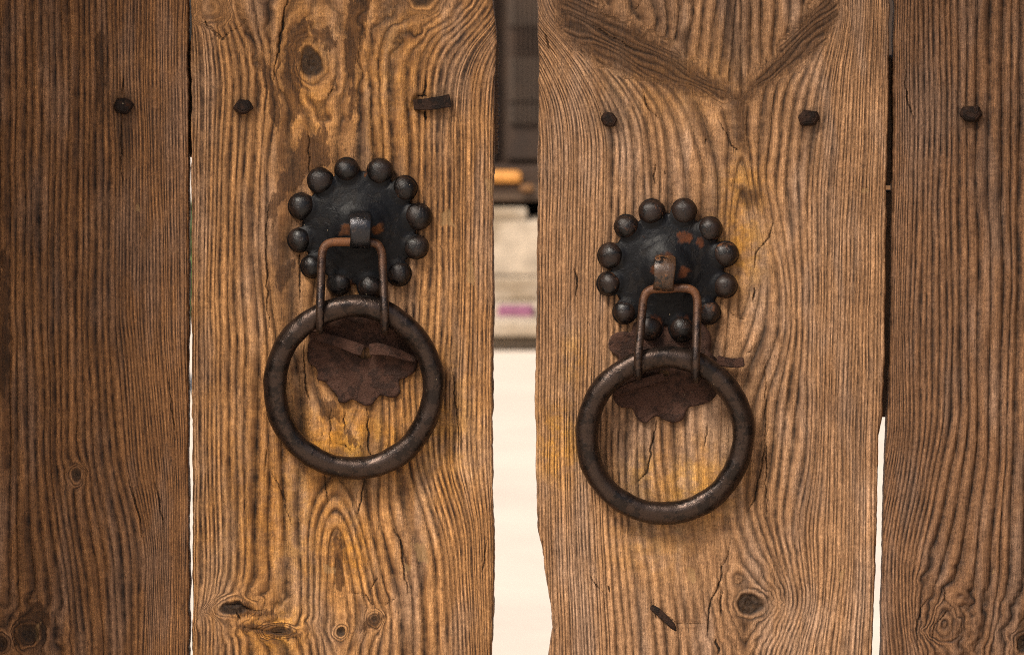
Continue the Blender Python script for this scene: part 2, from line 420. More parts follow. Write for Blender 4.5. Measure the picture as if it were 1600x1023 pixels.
PL1 = dict(u=(-175, 300), seed=1, mat=M_W1, y=0.002, round=5,
  label='darker brown plank with fine straight grain on its right half',
  left=[(-2000, -170), (2100, -170)], right=[(-1500, 292), (0, 293), (500, 293.3), (700, 293), (1023, 294.3), (2050, 296)],
  lines=[(-12, [(0, -180), (1023, -180)]), (0, [(0, -60), (1023, -62)]), (5, [(0, 0), (700, 0), (900, -6), (1023, -12)]),
    (10, [(0, 60), (500, 62), (700, 65), (800, 70), (900, 85), (960, 98), (1023, 100)]),
    (15, [(0, 120), (500, 118), (740, 118), (830, 135), (900, 150), (1023, 158)]),
    (20.5, [(0, 175), (500, 180), (735, 198), (820, 221), (871, 228), (1023, 223)]),
    (32, [(0, 235), (500, 240), (700, 255), (850, 262), (1023, 258)]), (45, [(0, 300), (1023, 302)])],
  knots=[(119, 742, 16, 22, -0.8, 0.5), (45, 990, 34, 30, 1.8, 0.6), (2, 1005, 22, 26, 1.2, 0.6)],
  patches=[[(30, 960), (60, 940), (80, 965), (60, 1000), (20, 1010)], [(150, 60), (162, 40), (166, 120), (158, 190), (150, 150)], [(0, 400), (10, 380), (14, 560), (6, 620), (-10, 600)]],
  cracks=[(0.9, [(192, 120), (191, 152)]), (0.8, [(190, 178), (189, 225), (190, 300)]), (1.1, [(198, 735), (206, 775), (217, 810), (222, 850)]),
    (1.0, [(240, 750), (250, 790), (257, 840)]), (0.8, [(262, 590), (268, 640), (275, 690)])],
  chips=[[(50, 985), (62, 970), (58, 1000)], [(213, 318), (218, 322), (219, 332), (214, 330)]],
  iron=[(192, 168, 26, 24, 0.8), (194, 200, 13, 60, 0.75)])

PL2 = dict(u=(285, 790), seed=2, mat=M_W2, round=7,
  label='wide tan plank with a dark knot near its top',
  left=[(-1500, 297.5), (0, 298.5), (500, 299.5), (1023, 301), (2050, 303)],
  right=[(-1500, 771), (0, 770), (60, 776), (120, 773), (300, 771), (500, 772), (700, 769), (860, 773), (960, 772), (1023, 769), (2050, 770)],
  lines=[(-2.5, [(0, 290), (1023, 290)]),
    (6, [(0, 335), (60, 345), (120, 352), (300, 346), (500, 345), (700, 346), (900, 350), (1023, 342)]),
    (10, [(0, 372), (61, 390), (90, 405), (161, 405), (250, 398), (400, 396), (560, 402), (700, 398), (900, 400), (1023, 392)]),
    (13, [(0, 442), (80, 436), (160, 446), (250, 432), (400, 425), (600, 446), (760, 465), (900, 470), (1023, 470)]),
    (15, [(-330, 500, 14.2), (0, 500, 14.4), (98, 490, 15.2), (220, 505, 14.5), (300, 520, 14.2), (450, 540, 15.2), (560, 545, 16.4), (690, 535, 14.0), (755, 524, 14.2), (835, 526, 17.6), (950, 530, 19.0), (1023, 533, 17.5)]),
    (13, [(0, 566), (100, 556), (300, 572), (500, 588), (650, 592), (797, 577), (935, 612), (1023, 616)]),
    (8, [(0, 745), (42, 690), (80, 657), (129, 651), (200, 654), (400, 650), (600, 640), (734, 652), (868, 697), (1023, 702)]),
    (2.5, [(0, 790), (39, 768), (80, 725), (129, 710), (194, 706), (400, 706), (600, 700), (724, 698), (824, 728), (1023, 736)]),
    (-10, [(0, 850), (60, 805), (129, 786), (1023, 784)])],
  knots=[(490, 99, 40, 46, 1.8, 0.8), (658, -4, 42, 30, 2.0, 0.6), (533, 987, 16, 17, 1.0, 0.75), (330, 12, 34, 30, 1.2, 0.25), (585, 966, 18, 20, 0.8, 0.4), (366, 950, 46, 20, 1.4, 0.8), (440, 985, 40, 14, 1.0, 0.5)],
  patches=[Z2T([(500, 170), (560, 95), (612, 100), (600, 170), (550, 240), (545, 330), (560, 400), (550, 470), (555, 540), (520, 595), (490, 540), (480, 440), (468, 350), (480, 250)]),
    Z2T([(610, 130), (650, 150), (700, 130), (715, 180), (740, 210), (700, 250), (650, 200), (610, 220)]),
    Z2T([(800, 0), (890, 0), (890, 60), (860, 180), (830, 230), (825, 330), (820, 480), (805, 590), (790, 560), (800, 400), (770, 280), (780, 100)]),
    Z2T([(560, 640), (640, 660), (660, 600), (690, 620), (690, 740), (710, 790), (590, 840), (560, 900), (440, 960), (470, 880), (500, 780), (540, 720)]),
    Z2T([(350, 230), (390, 300), (440, 420), (470, 540), (455, 640), (415, 560), (385, 420)]),
    Z2M([(150, 400), (210, 300), (270, 120), (300, 60), (270, 260), (220, 420), (170, 560)]),
    Z2M([(205, 780), (330, 720), (290, 830), (240, 920), (205, 900)]),
    Z2B([(150, 800), (200, 775), (290, 775), (320, 820), (400, 815), (400, 835), (250, 840), (180, 820)]),
    Z2B([(200, 880), (300, 880), (420, 870), (550, 930), (500, 950), (380, 930), (260, 905)]),
    Z2B([(820, 870), (900, 830), (930, 840), (880, 890), (810, 910)]),
    Z2B([(690, 480), (715, 465), (740, 600), (730, 730), (695, 720)]),
    Z2R([(350, 560), (430, 560), (470, 660), (420, 640), (360, 630)]),
    Z2R([(480, 690), (520, 720), (560, 790), (500, 760)])],
  cracks=[(1.5, Z2T([(492, -60), (490, 0), (470, 130), (440, 300), (425, 420)])), (0.9, Z2T([(722, 400), (690, 470)])), (0.9, Z2T([(125, 200), (145, 170), (180, 195), (215, 150), (260, 130), (330, 60)])),
    (1.0, Z2T([(70, 70), (110, 130), (190, 190), (300, 180)])), (1.5, Z2T([(1168, 380), (1160, 440), (1150, 480)])), (1.4, Z2T([(1155, 535), (1168, 592)])), (1.0, Z2T([(1110, 460), (1160, 465), (1190, 475)])),
    (1.4, Z2R([(580, 580), (585, 700), (592, 790), (605, 830)])), (1.0, Z2R([(430, 760), (480, 770), (520, 810)])), (1.4, Z2B([(838, 190), (820, 300), (800, 400)])), (0.9, Z2B([(650, 170), (660, 330)])),
    (1.2, Z2R([(290, 240), (285, 400), (300, 520), (315, 565)])), (0.8, Z2R([(410, 590), (405, 790)])), (0.8, Z2R([(480, 610), (470, 700)])), (1.3, [(469, 380), (468, 474)]), (0.9, [(419, 300), (417, 420), (420, 520)]),
    (1.0, [(483, 205), (484, 290)]), (1.3, Z2B([(965, 420), (1000, 480), (1020, 640), (1045, 760)])), (1.0, Z2B([(700, 735), (780, 733), (840, 745), (865, 790), (920, 800)])), (0.9, Z2B([(850, 740), (875, 690), (910, 650)])),
    (0.9, Z2B([(920, 795), (990, 750)])), (1.6, Z2B([(150, 800), (250, 780), (300, 810), (390, 830)])), (1.5, Z2B([(240, 820), (260, 860)])), (0.9, Z2B([(390, 150), (450, 260), (490, 420)])), (0.9, Z2B([(370, 60), (385, 160)])),
    (0.8, Z2B([(210, 880), (330, 905), (540, 935)])), (0.9, [(706, 560), (712, 640), (722, 700)]), (0.8, [(760, 840), (752, 900)])],
  chips=[Z2B([(1050, 500), (1110, 505), (1130, 590), (1085, 590)]), Z2B([(640, 590), (700, 620), (690, 645), (645, 635)]), Z2B([(1015, 590), (1060, 610), (1030, 640)]),
    Z2M([(1210, 440), (1270, 420), (1290, 520), (1220, 510)]), Z2M([(1380, 740), (1416, 730), (1416, 880), (1370, 860)]), Z2T([(1440, 860), (1490, 880), (1500, 960), (1470, 940)])],
  soft=[(500, 60, 60, 90, 0.8), (540, 680, 60, 60, 0.8), (490, 250, 50, 80, 0.6), (525, 930, 34, 60, 0.7), (440, 440, 60, 70, 0.5), (330, 10, 50, 40, 0.8), (380, 960, 60, 30, 0.7), (650, 10, 60, 30, 0.8)],
  ochre=[(545, 690, 90, 60, 1.0), (690, 660, 60, 120, 0.55), (450, 800, 120, 160, 0.45), (550, 860, 40, 60, 0.7), (480, 120, 50, 120, 0.4), (610, 120, 60, 160, 0.35), (430, 985, 50, 40, 0.9)],
  iron=[(380, 168, 24, 20, 0.8), (382, 195, 11, 50, 0.7), (668, 163, 38, 20, 0.7), (690, 180, 16, 30, 0.4), (553, 752, 60, 14, 0.35), (400, 620, 12, 60, 0.3), (565, 540, 85, 75, 0.35), (570, 552, 22, 18, 1.0), (470, 440, 30, 60, 0.3), (560, 370, 112, 108, 0.45)],  # the full-strength spot paints the shade inside the pin slot
  hollows=[(Z2B([(250, 800), (310, 800), (320, 840), (255, 850)]), 2.2), ([(640, 152), (662, 152), (662, 174), (640, 174)], 3.0)])

def v_inner(U, V):
    x = U - 1152 + 0.02 * (V - 60) * 1.0
    return 20 + np.abs(x) / (17 + 0.03 * np.abs(x)) - 0.55 * np.exp(-(x / 60) ** 2) * (V / 90) + 0.9 * np.exp(-((U - 1010) / 35) ** 2 - ((V - 45) / 40) ** 2) + 0.25 * fbm(U / 40, V / 120, 77, 3)
PL3 = dict(u=(825, 1405), seed=3, mat=M_W3, round=7,
  label='widest plank, tan, with a dark V of branch grain at its top',
  left=[(-1500, 841), (0, 840), (150, 843), (300, 841), (480, 839), (600, 837), (730, 838), (830, 841), (850, 846), (900, 853), (950, 862), (985, 863), (1023, 858), (1100, 850), (2050, 846)],
  right=[(-1500, 1392), (0, 1390), (80, 1390), (290, 1386), (500, 1384), (640, 1380), (680, 1374), (800, 1371), (1023, 1363), (2050, 1362)],
  lines=[(-9, [(0, 765), (40, 790), (160, 834), (300, 836), (830, 836), (1023, 838)]),
    (12, [(0, 835), (36, 846), (82, 895), (160, 942), (214, 958), (300, 955), (500, 945), (700, 945), (850, 950), (1023, 962)]),
    (19, [(0, 860), (40, 885), (90, 960), (135, 1000), (178, 1029), (250, 1040), (400, 1040), (600, 1030), (750, 1038), (900, 1060), (1023, 1072)]),
    (22, [(0, 900), (60, 960), (110, 1040), (150, 1075), (214, 1101), (285, 1126), (400, 1118), (600, 1085), (750, 1092), (870, 1105), (942, 1118), (1023, 1130)]),
    (24, [(0, 1150, 23), (150, 1152, 24.2), (214, 1160, 23.6), (285, 1160, 25.0), (350, 1160, 26.3), (450, 1165, 25.6), (600, 1135, 24.4), (800, 1130, 24.0), (942, 1165, 24.8), (1023, 1160, 24)]),
    (22, [(0, 1290), (30, 1285), (80, 1240), (140, 1197), (249, 1188), (281, 1184), (350, 1200), (450, 1222), (524, 1217), (634, 1180), (788, 1168), (870, 1200), (942, 1222), (1023, 1190)]),
    (17, [(0, 1304), (21, 1314), (71, 1297), (142, 1280), (300, 1262), (500, 1268), (700, 1262), (825, 1240), (896, 1250), (949, 1257), (1023, 1224)]),
    (8.5, [(0, 1338), (100, 1328), (300, 1316), (600, 1310), (900, 1302), (1023, 1285)]), (-7, [(0, 1402), (1023, 1398)])],
  arms=[(Z3T([(170, -160), (260, -160), (270, -40), (310, 45), (430, 110), (600, 190), (720, 290), (870, 385), (900, 440), (800, 435), (640, 400), (480, 345), (330, 285), (200, 215), (150, 160), (118, 90), (105, 20), (120, -60)]), (912, 32), (1140, 142)),
    (Z3T([(920, 430), (960, 350), (1060, 250), (1150, 130), (1215, 60), (1255, 5), (1262, -160), (1385, -160), (1350, 0), (1335, 90), (1290, 185), (1190, 275), (1090, 340), (1000, 410), (930, 470)]), (1158, 150), (1300, 20))],
  inner=(Z3T([(170, -900), (190, 0), (330, 90), (880, 440), (930, 440), (1320, 40), (1330, -900)]), v_inner),
  knots=[(1170, 942, 38, 35, 1.9, 1.0)],
  patches=[Z3T([(120, -60), (240, -60), (310, 45), (430, 110), (600, 190), (720, 290), (870, 385), (900, 440), (800, 435), (640, 400), (480, 345), (330, 285), (200, 220), (125, 120), (105, 20)]),
    Z3T([(920, 430), (960, 350), (1060, 250), (1150, 130), (1215, 60), (1255, 5), (1262, -60), (1375, -60), (1350, 0), (1335, 90), (1290, 185), (1190, 275), (1090, 340), (1000, 410), (930, 470)]),
    Z3T([(850, 400), (960, 400), (950, 480), (940, 560), (930, 660), (905, 640), (890, 540), (865, 470)]), Z3T([(850, -60), (885, -60), (900, 200), (930, 380), (890, 400), (870, 200)]),
    Z3T([(640, 130), (700, 130), (690, 230), (660, 230)]), Z3R([(960, 660), (985, 650), (970, 720)]), Z3B([(1000, 20), (1030, 40), (970, 230), (945, 240)]), Z3B([(925, 760), (945, 760), (940, 907), (920, 907)]),
    Z3M([(1180, 0), (1340, 20), (1330, 110), (1270, 140), (1200, 70)])],
  cracks=[(1.2, Z3T([(225, 88), (320, 140), (400, 190), (520, 250)])), (0.9, Z3T([(545, 715), (545, 820)])), (0.8, Z3T([(480, 380), (520, 490), (580, 530)])), (0.9, Z3T([(765, 640), (770, 615), (800, 620)])), (0.8, Z3T([(590, 745), (590, 770)])),
    (0.9, Z3T([(810, 490), (880, 640), (940, 670)])), (0.8, Z3T([(430, 60), (480, 10), (490, -30)])), (1.0, Z3T([(30, 110), (80, 210), (120, 250)])),
    (1.3, Z3B([(880, 380), (820, 600), (775, 720), (770, 840)])), (0.9, Z3B([(840, 620), (830, 740)])), (2.2, Z3B([(812, 830), (820, 907)])), (1.0, Z3B([(530, 660), (545, 740), (600, 745), (640, 770), (760, 768)])), (1.3, Z3B([(340, 600), (350, 640)])),
    (0.9, Z3B([(250, 550), (330, 650)])), (1.3, Z3R([(485, 470), (465, 620), (450, 720), (380, 790)])), (0.9, Z3R([(720, 500), (695, 625)])), (1.2, Z3M([(1298, 570), (1310, 430), (1400, 340), (1440, 200)])), (1.5, Z3M([(1300, 650), (1298, 745)])), (0.8, Z3M([(1110, 790), (1200, 840), (1290, 870)])),
    (1.4, Z3M([(150, 520), (170, 600), (165, 740)])), (1.0, [(1205, 650), (1180, 780), (1168, 800)]), (0.9, [(1196, 560), (1198, 820)]), (1.0, [(1180, 545), (1168, 552)])],
  chips=[Z3B([(630, 350), (660, 345), (655, 368), (632, 366)]), Z3B([(680, 520), (720, 530), (715, 590), (690, 570)]), Z3B([(1350, 540), (1368, 538), (1362, 590), (1350, 585)]), Z3T([(1450, 830), (1480, 826), (1480, 840), (1452, 842)])],
  soft=[(1175, 390, 60, 90, 1.0), (1085, 850, 90, 120, 1.0), (1120, 640, 60, 110, 0.8), (1010, 900, 60, 90, 0.55), (900, 400, 40, 160, 0.3), (1060, 240, 70, 60, 0.5), (1330, 800, 40, 160, 0.35), (1110, 740, 60, 80, 0.8), (1060, 170, 120, 60, 0.5), (1090, 300, 60, 60, 0.4), (1110, 990, 60, 50, 0.7)],
  ochre=[(1150, 385, 45, 70, 0.9), (872, 690, 34, 60, 1.0), (1085, 760, 70, 60, 0.75), (1010, 745, 40, 40, 0.6), (1060, 130, 120, 60, 0.3), (1160, 300, 40, 60, 0.7), (895, 560, 20, 40, 0.6), (1020, 850, 80, 60, 0.35)],
  iron=[(951, 188, 24, 20, 0.75), (952, 212, 10, 44, 0.7), (1266, 188, 26, 22, 0.75), (1267, 212, 11, 46, 0.7), (1045, 824, 60, 14, 0.3), (1178, 640, 14, 50, 0.25), (1037, 590, 80, 60, 0.35), (1043, 428, 110, 104, 0.35), (1160, 566, 26, 14, 0.5)],
  hollows=[(Z3M([(1300, 640), (1360, 640), (1365, 760), (1320, 810), (1290, 780)]), 0.7)])

PL4 = dict(u=(1330, 1815), seed=4, mat=M_W4, y=0.001, round=6,
  label='dusky brown plank with wide vertical ridges at the right edge',
  left=[(-1500, 1399), (0, 1398), (290, 1396), (500, 1394), (620, 1390), (680, 1387), (800, 1383), (850, 1381), (1023, 1378), (2050, 1376)], right=[(-1500, 1805), (2050, 1805)],
  lines=[(-4, [(0, 1390), (500, 1388), (680, 1385), (780, 1365), (850, 1345), (1023, 1345)]),
    (5, [(0, 1428), (170, 1425), (510, 1418), (700, 1420), (780, 1405), (850, 1392), (940, 1392), (1023, 1400)]),
    (12.5, [(0, 1490), (300, 1490), (510, 1492), (650, 1490), (780, 1465), (880, 1437), (960, 1434), (1023, 1450)]),
    (15, [(0, 1530), (510, 1528), (700, 1530), (800, 1515), (900, 1502), (960, 1508), (1023, 1500)]),
    (18.5, [(0, 1592), (510, 1585), (760, 1578), (911, 1576), (1023, 1551)]), (24, [(0, 1690), (1023, 1680)]), (34, [(0, 1815), (1023, 1815)])],
  knots=[(1476, 975, 30, 40, 2.2, 0.2), (1600, 1005, 26, 34, 1.5, 0.85)],
  patches=[[(1590, 960), (1610, 950), (1640, 1010), (1590, 1020)]],
  cracks=[(1.0, [(1413, 100), (1420, 165), (1430, 190)]), (1.2, [(1462, 925), (1440, 950), (1432, 985), (1437, 1023)]), (1.1, [(1500, 955), (1480, 955), (1460, 975), (1455, 1010)]), (0.8, [(1476, 915), (1478, 940)])],
  iron=[(1517, 182, 28, 24, 0.7)], chips=[[(1551, 890), (1554, 888), (1555, 896), (1551, 896)]])

# ------------------------------------------------------------------ other materials
def iron_material(name, black, brown, rust, wear=0.5, rust_amt=0.3, rough=(0.34, 0.62), seed=0.0, spec=0.5, metal=0.35, relief=1.0, crust=0.30):
    m = NT(name)
    p = m.obj(); mp = m.new('ShaderNodeMapping'); m.put(mp.inputs['Vector'], p); mp.inputs['Location'].default_value = (seed, seed * .7, seed * 1.3); p = mp.outputs[0]
    n1 = m.noise(p, 95, 5, 0.62); n2 = m.noise(p, 320, 4, 0.65); n3 = m.noise(p, 48, 5, 0.62, 0.6); n4 = m.noise(p, 1100, 3, 0.65)
    w_ = m.rng(m.math('ADD', m.math('MULTIPLY', n1, 0.7), m.math('MULTIPLY', n2, 0.3)), 0.62 - 0.25 * wear, 0.70 - 0.25 * wear)
    c = m.mix(w_, black, brown)
    r_ = m.rng(m.math('ADD', m.math('MULTIPLY', n3, 0.65), m.math('MULTIPLY', n2, 0.35)), 0.72 - 0.30 * rust_amt, 0.80 - 0.30 * rust_amt)
    r_ = m.math('MAXIMUM', r_, m.math('MULTIPLY', m.attr('rust'), m.rng(n1, 0.3, 0.6, 0.35, 1.0)))
    c = m.mix(r_, c, m.mix(n2, rust, tuple(0.45 * x for x in rust)))
    c = m.mix(1.0, c, m.ramp(n4, [(0.3, (0.70,) * 3), (0.7, (1.3,) * 3)]), 'MULTIPLY')
    # specks of limewash dust
    vo = m.new('ShaderNodeTexVoronoi'); m.put(vo.inputs['Vector'], p); vo.inputs['Scale'].default_value = 160
    sp = m.math('MULTIPLY', m.rng(vo.outputs['Distance'], 0.05, 0.09, 1.0, 0.0), m.rng(n3, 0.56, 0.62))
    c = m.mix(m.math('MULTIPLY', sp, 0.7), c, (0.42, 0.34, 0.22))
    m.put(m.b.inputs['Base Color'], c)
    m.b.inputs['Specular IOR Level'].default_value = spec
    m.put(m.b.inputs['Metallic'], m.math('MULTIPLY', m.math('SUBTRACT', 1.0, r_), metal))
    ro = m.math('ADD', m.rng(n1, 0.3, 0.7, rough[0], rough[1]), m.math('MULTIPLY', r_, 0.28))
    m.put(m.b.inputs['Roughness'], ro)
    h = m.math('ADD', m.math('MULTIPLY', w_, -0.5), m.math('ADD', m.math('MULTIPLY', n2, 0.7), m.math('MULTIPLY', n4, crust)))
    h = m.math('ADD', h, m.math('MULTIPLY', m.math('MULTIPLY', r_, n4), 0.8))
    h = m.math('ADD', h, m.math('MULTIPLY', n1, 1.2))
    m.put(m.b.inputs['Normal'], m.bump(h, 0.75, 0.0006 * relief))
    return m.m
M_PLATE = iron_material('black_iron_plate', (0.0032, 0.0034, 0.0045), (0.0075, 0.0062, 0.006), (0.12, 0.042, 0.012), 0.40, 0.16, (0.38, 0.56), 1.0, 0.17, 0.0)
M_BOSS = iron_material('worn_iron_boss', (0.0045, 0.0036, 0.0036), (0.014, 0.008, 0.006), (0.100, 0.040, 0.013), 0.60, 0.40, (0.30, 0.48), 2.0, 0.34, 0.0)
M_PLATE_R = iron_material('flaked_iron_plate', (0.0036, 0.0038, 0.005), (0.008, 0.0068, 0.0066), (0.105, 0.034, 0.013), 0.40, 0.30, (0.38, 0.56), 1.6, 0.17, 0.0)
M_BOSS_R = iron_material('rubbed_iron_boss', (0.0045, 0.0036, 0.0036), (0.015, 0.0080, 0.0056), (0.130, 0.048, 0.017), 0.75, 0.50, (0.30, 0.50), 2.7, 0.34, 0.0)
M_RING = iron_material('brown_iron_ring', (0.026, 0.020, 0.0175), (0.050, 0.034, 0.027), (0.050, 0.023, 0.011), 0.74, 0.26, (0.24, 0.40), 3.0, 0.42, 0.80, 0.75)
M_LINK = iron_material('rusty_iron_link', (0.026, 0.019, 0.017), (0.058, 0.036, 0.026), (0.19, 0.066, 0.016), 0.7, 0.32, (0.28, 0.46), 4.0, 0.5, 0.7)
M_EYE = iron_material('iron_eye_strap', (0.030, 0.030, 0.034), (0.060, 0.045, 0.040), (0.12, 0.046, 0.014), 0.45, 0.16, (0.20, 0.34), 5.5, 0.6, 0.75)
M_EYE_R = iron_material('rusty_eye_strap', (0.006, 0.005, 0.005), (0.050, 0.026, 0.014), (0.22, 0.088, 0.026), 0.85, 0.66, (0.24, 0.42), 5.9, 0.5, 0.05)
M_RUST = iron_material('matte_rust_sheet', (0.034, 0.0175, 0.0125), (0.064, 0.031, 0.021), (0.088, 0.039, 0.024), 0.75, 0.42, (0.62, 0.85), 6.0, 0.20, 0.0, 2.0, 2.2)
M_NAIL = iron_material('dark_rusty_nail', (0.010, 0.006, 0.0045), (0.028, 0.0145, 0.0095), (0.055, 0.024, 0.013), 0.6, 0.40, (0.50, 0.68), 7.0, 0.14, 0.0, 1.6, 0.8)

def simple(name, col, var=0.25, scale=6.0, rough=0.85, bump=0.0, wave=None, second=None):
    m = NT(name); p = m.obj()
    n = m.noise(p, scale, 5, 0.6)
    c = m.mix(1.0, col, m.ramp(n, [(0.3, (1 - var,) * 3), (0.7, (1 + var,) * 3)]), 'MULTIPLY')
    if second: c = m.mix(m.rng(m.noise(p, scale * 0.4, 4), 0.42, 0.62), c, second)
    if wave:
        wv = m.new('ShaderNodeTexWave'); m.put(wv.inputs['Vector'], p); wv.inputs['Scale'].default_value = wave; wv.bands_direction = 'X'
        c = m.mix(0.35, c, m.ramp(wv.outputs['Fac'], [(0.3, (0.05, 0.04, 0.04)), (0.7, col)]))
    m.put(m.b.inputs['Base Color'], c); m.b.inputs['Roughness'].default_value = rough
    if bump: m.put(m.b.inputs['Normal'], m.bump(m.noise(p, scale * 6, 4), 0.6, bump))
    return m.m
M_SAND = simple('pale_sandy_ground', (0.66, 0.565, 0.465), 0.08, 1.5, 0.95, 0.006)
M_STONE = simple('pale_granite', (0.44, 0.36, 0.27), 0.30, 9, 0.9, 0.006, second=(0.29, 0.22, 0.145))
M_STONE_D = simple('shaded_base_and_joint_stone', (0.17, 0.135, 0.10), 0.30, 6, 0.9, 0.004)  # shadow band at the foot of the steps put into the colour; also dark joints
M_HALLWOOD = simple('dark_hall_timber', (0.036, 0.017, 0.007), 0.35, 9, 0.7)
M_FLOORWOOD = simple('brown_floor_board', (0.085, 0.050, 0.028), 0.3, 7, 0.6)
M_FLOORWOOD2 = simple('dim_sunlit_timber', (0.17, 0.075, 0.02), 0.3, 14, 0.6)  # dimmer sunlit spots of the floor edge, sunlight put into the colour
M_ORANGE = simple('sunlit_orange_timber', (0.58, 0.25, 0.05), 0.30, 14, 0.6)  # sunlight on the floor edge painted as bright orange
M_PAPER = simple('shaded_door_paper', (0.060, 0.042, 0.030), 0.12, 9, 0.9)  # shade of the hall's overhang put into this dark colour
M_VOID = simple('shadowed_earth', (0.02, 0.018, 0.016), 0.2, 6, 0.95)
M_PINK = simple('magenta_cloth', (0.25, 0.095, 0.16), 0.45, 22, 0.9)
M_LEAF = simple('shrub_leaf', (0.075, 0.115, 0.030), 0.4, 14, 0.6)
M_TRUNK = simple('shrub_bark', (0.07, 0.045, 0.03), 0.3, 30, 0.9)

# ------------------------------------------------------------------ ground
gm = pydata('ground', [(-400, -60, 0), (400, -60, 0), (400, 900, 0), (-400, 900, 0)], [(0, 1, 2, 3)])
tag(link('ground', gm, M_SAND, smooth=False), kind='structure')

# ------------------------------------------------------------------ doors
left_door = empty('gate_door', at(300, 2050))
tag(left_door, 'left gate door of two weathered planks with iron nails and ring knocker', 'door', 'pair of gate doors standing ajar')
right_door = empty('gate_door', at(1390, 2050))
tag(right_door, 'right gate door whose wide plank carries the V-shaped dark grain', 'door', 'pair of gate doors standing ajar')
_, h1 = build_plank(PL1, left_door)
_, h2 = build_plank(PL2, left_door)
_, h3 = build_plank(PL3, right_door)
_, h4 = build_plank(PL4, right_door)

def box_mesh(name, x0, x1, y0, y1, z0, z1, bev=0.0, jit=0.0, seg=2):
    bm = bmesh.new(); bmesh.ops.create_cube(bm, size=1.0)
    for v in bm.verts:
        v.co = Vector(((x0 + x1) / 2 + v.co.x * (x1 - x0), (y0 + y1) / 2 + v.co.y * (y1 - y0), (z0 + z1) / 2 + v.co.z * (z1 - z0)))
        if jit: v.co += Vector((random.uniform(-jit, jit), random.uniform(-jit, jit), random.uniform(-jit, jit)))
    if bev: bmesh.ops.bevel(bm, geom=list(bm.edges), offset=bev, segments=seg, affect='EDGES', profile=0.6)
    me = bpy.data.meshes.new(name); bm.to_mesh(me); bm.free(); return me

M_BATTEN = simple('dark_batten_timber', (0.075, 0.040, 0.020), 0.4, 30, 0.8, 0.001)
def batten(door, ua, ub, va, vb, Y0, teeth=0):
    a = at(ua, va, Y0); b = at(ub, vb, Y0)
    me = box_mesh('batten', a[0], b[0], Y0, Y0 + 0.045, b[2], a[2], 0.003)
    link('batten', me, M_BATTEN, door, smooth=False)
    if teeth:                                     # saw marks across the end
        n = teeth
        zz = np.linspace(b[2] + 0.004, a[2] - 0.004, n)
        V = []; F = []
        for z in zz:
            k = len(V); e = 0.0022
            V += [(b[0] - 0.004, Y0 + 0.004, z - e), (b[0] + random.uniform(.0012, .003), Y0 + 0.004, z - e * .6), (b[0] + random.uniform(.0012, .003), Y0 + 0.004, z + e * .6), (b[0] - 0.004, Y0 + 0.004, z + e)]
            V += [(x, Y0 + 0.04, q) for x, y, q in V[k:k + 4]]
            F += [(k, k + 1, k + 2, k + 3), (k + 4, k + 7, k + 6, k + 5), (k, k + 4, k + 5, k + 1), (k + 1, k + 5, k + 6, k + 2), (k + 2, k + 6, k + 7, k + 3), (k + 3, k + 7, k + 4, k)]
        link('saw_splinters', pydata('saw_splinters', V, F), M_BATTEN, door, smooth=False)
batten(left_door, -165, 775, 63, 246, 0.0215, 26)
batten(right_door, 846, 1800, 86, 290, 0.0215)
batten(right_door, 1377, 1412, 300, 652, 0.0215)  # upright strip added behind the slit to block light and keep it dark
batten(left_door, -165, 765, 1500, 1690, 0.0215)
batten(right_door, 850, 1800, 1500, 1690, 0.0215)

# ------------------------------------------------------------------ unseen timbers added around the doors to shade them
gate = empty('shade_frame', (0, 0, 0)); tag(gate, kind='structure')
M_POST = simple('shade_post_timber', (0.11, 0.06, 0.03), 0.35, 25, 0.8, 0.001)
for x0, x1 in ((-0.69, -0.488), (0.417, 0.62)):
    link('shade_post', box_mesh('shade_post', x0, x1, -0.33, -0.008, -0.05, 1.78, 0.008), M_POST, gate, smooth=False)
link('shade_lintel', box_mesh('shade_lintel', -0.75, 0.75, -0.24, 0.08, 1.785, 1.98, 0.008), M_POST, gate, smooth=False)
link('shade_eave', box_mesh('shade_eave', -1.1, 1.1, -0.66, 0.30, 1.985, 2.05, 0.008), M_POST, gate, smooth=False)
# ------------------------------------------------------------------ nails
def nail(door, u, v, wd, hg, surf, seed, rot=0.0, label=None):
    rnd = random.Random(seed)
    n = 6; rings = []
    prof = [(-6, 0.80), (1.0, 1.0), (7.0, 1.02), (11.5, 0.90), (14.0, 0.62)]
    V = []; F = []
    ang = [2 * math.pi * (i + rnd.uniform(-.22, .22)) / n + rot for i in range(n)]
    rad = [rnd.uniform(0.88, 1.10) for _ in range(n)]
    ox, oy = rnd.uniform(-3, 3), rnd.uniform(-2, 3)
    for d, s in prof:
        for a, r in zip(ang, rad):
            sq = 1.0 / max(abs(math.cos(a)), abs(math.sin(a))) ** 0.55
            V.append(at(u + math.cos(a) * wd / 2 * s * r * sq + ox * d / 13, v + math.sin(a) * hg / 2 * s * r * sq + oy * d / 13, surf - d * PX + rnd.uniform(-.3, .3) * PX))
    m = len(prof)
    for k in range(m - 1):
        for i in range(n):
            F.append((k * n + i, (k + 1) * n + i, (k + 1) * n + (i + 1) % n, k * n + (i + 1) % n))
    F.append([(m - 1) * n + i for i in range(n)])
    me = pydata('nail', V, F)
    bm = bmesh.new(); bm.from_mesh(me); bmesh.ops.recalc_face_normals(bm, faces=bm.faces)
    bmesh.ops.bevel(bm, geom=list(bm.edges), offset=0.0007, segments=2, affect='EDGES'); bm.to_mesh(me); bm.free()
    o = link('nail', me, M_NAIL, door, smooth=False)
    if label: o['label'] = label
nail(left_door, 192, 167, 35, 25, h1(192, 167), 1)
nail(left_door, 380, 167, 33, 24, h2(380, 167), 2)
nail(right_door, 951, 187, 29, 23, h3(951, 187), 3)
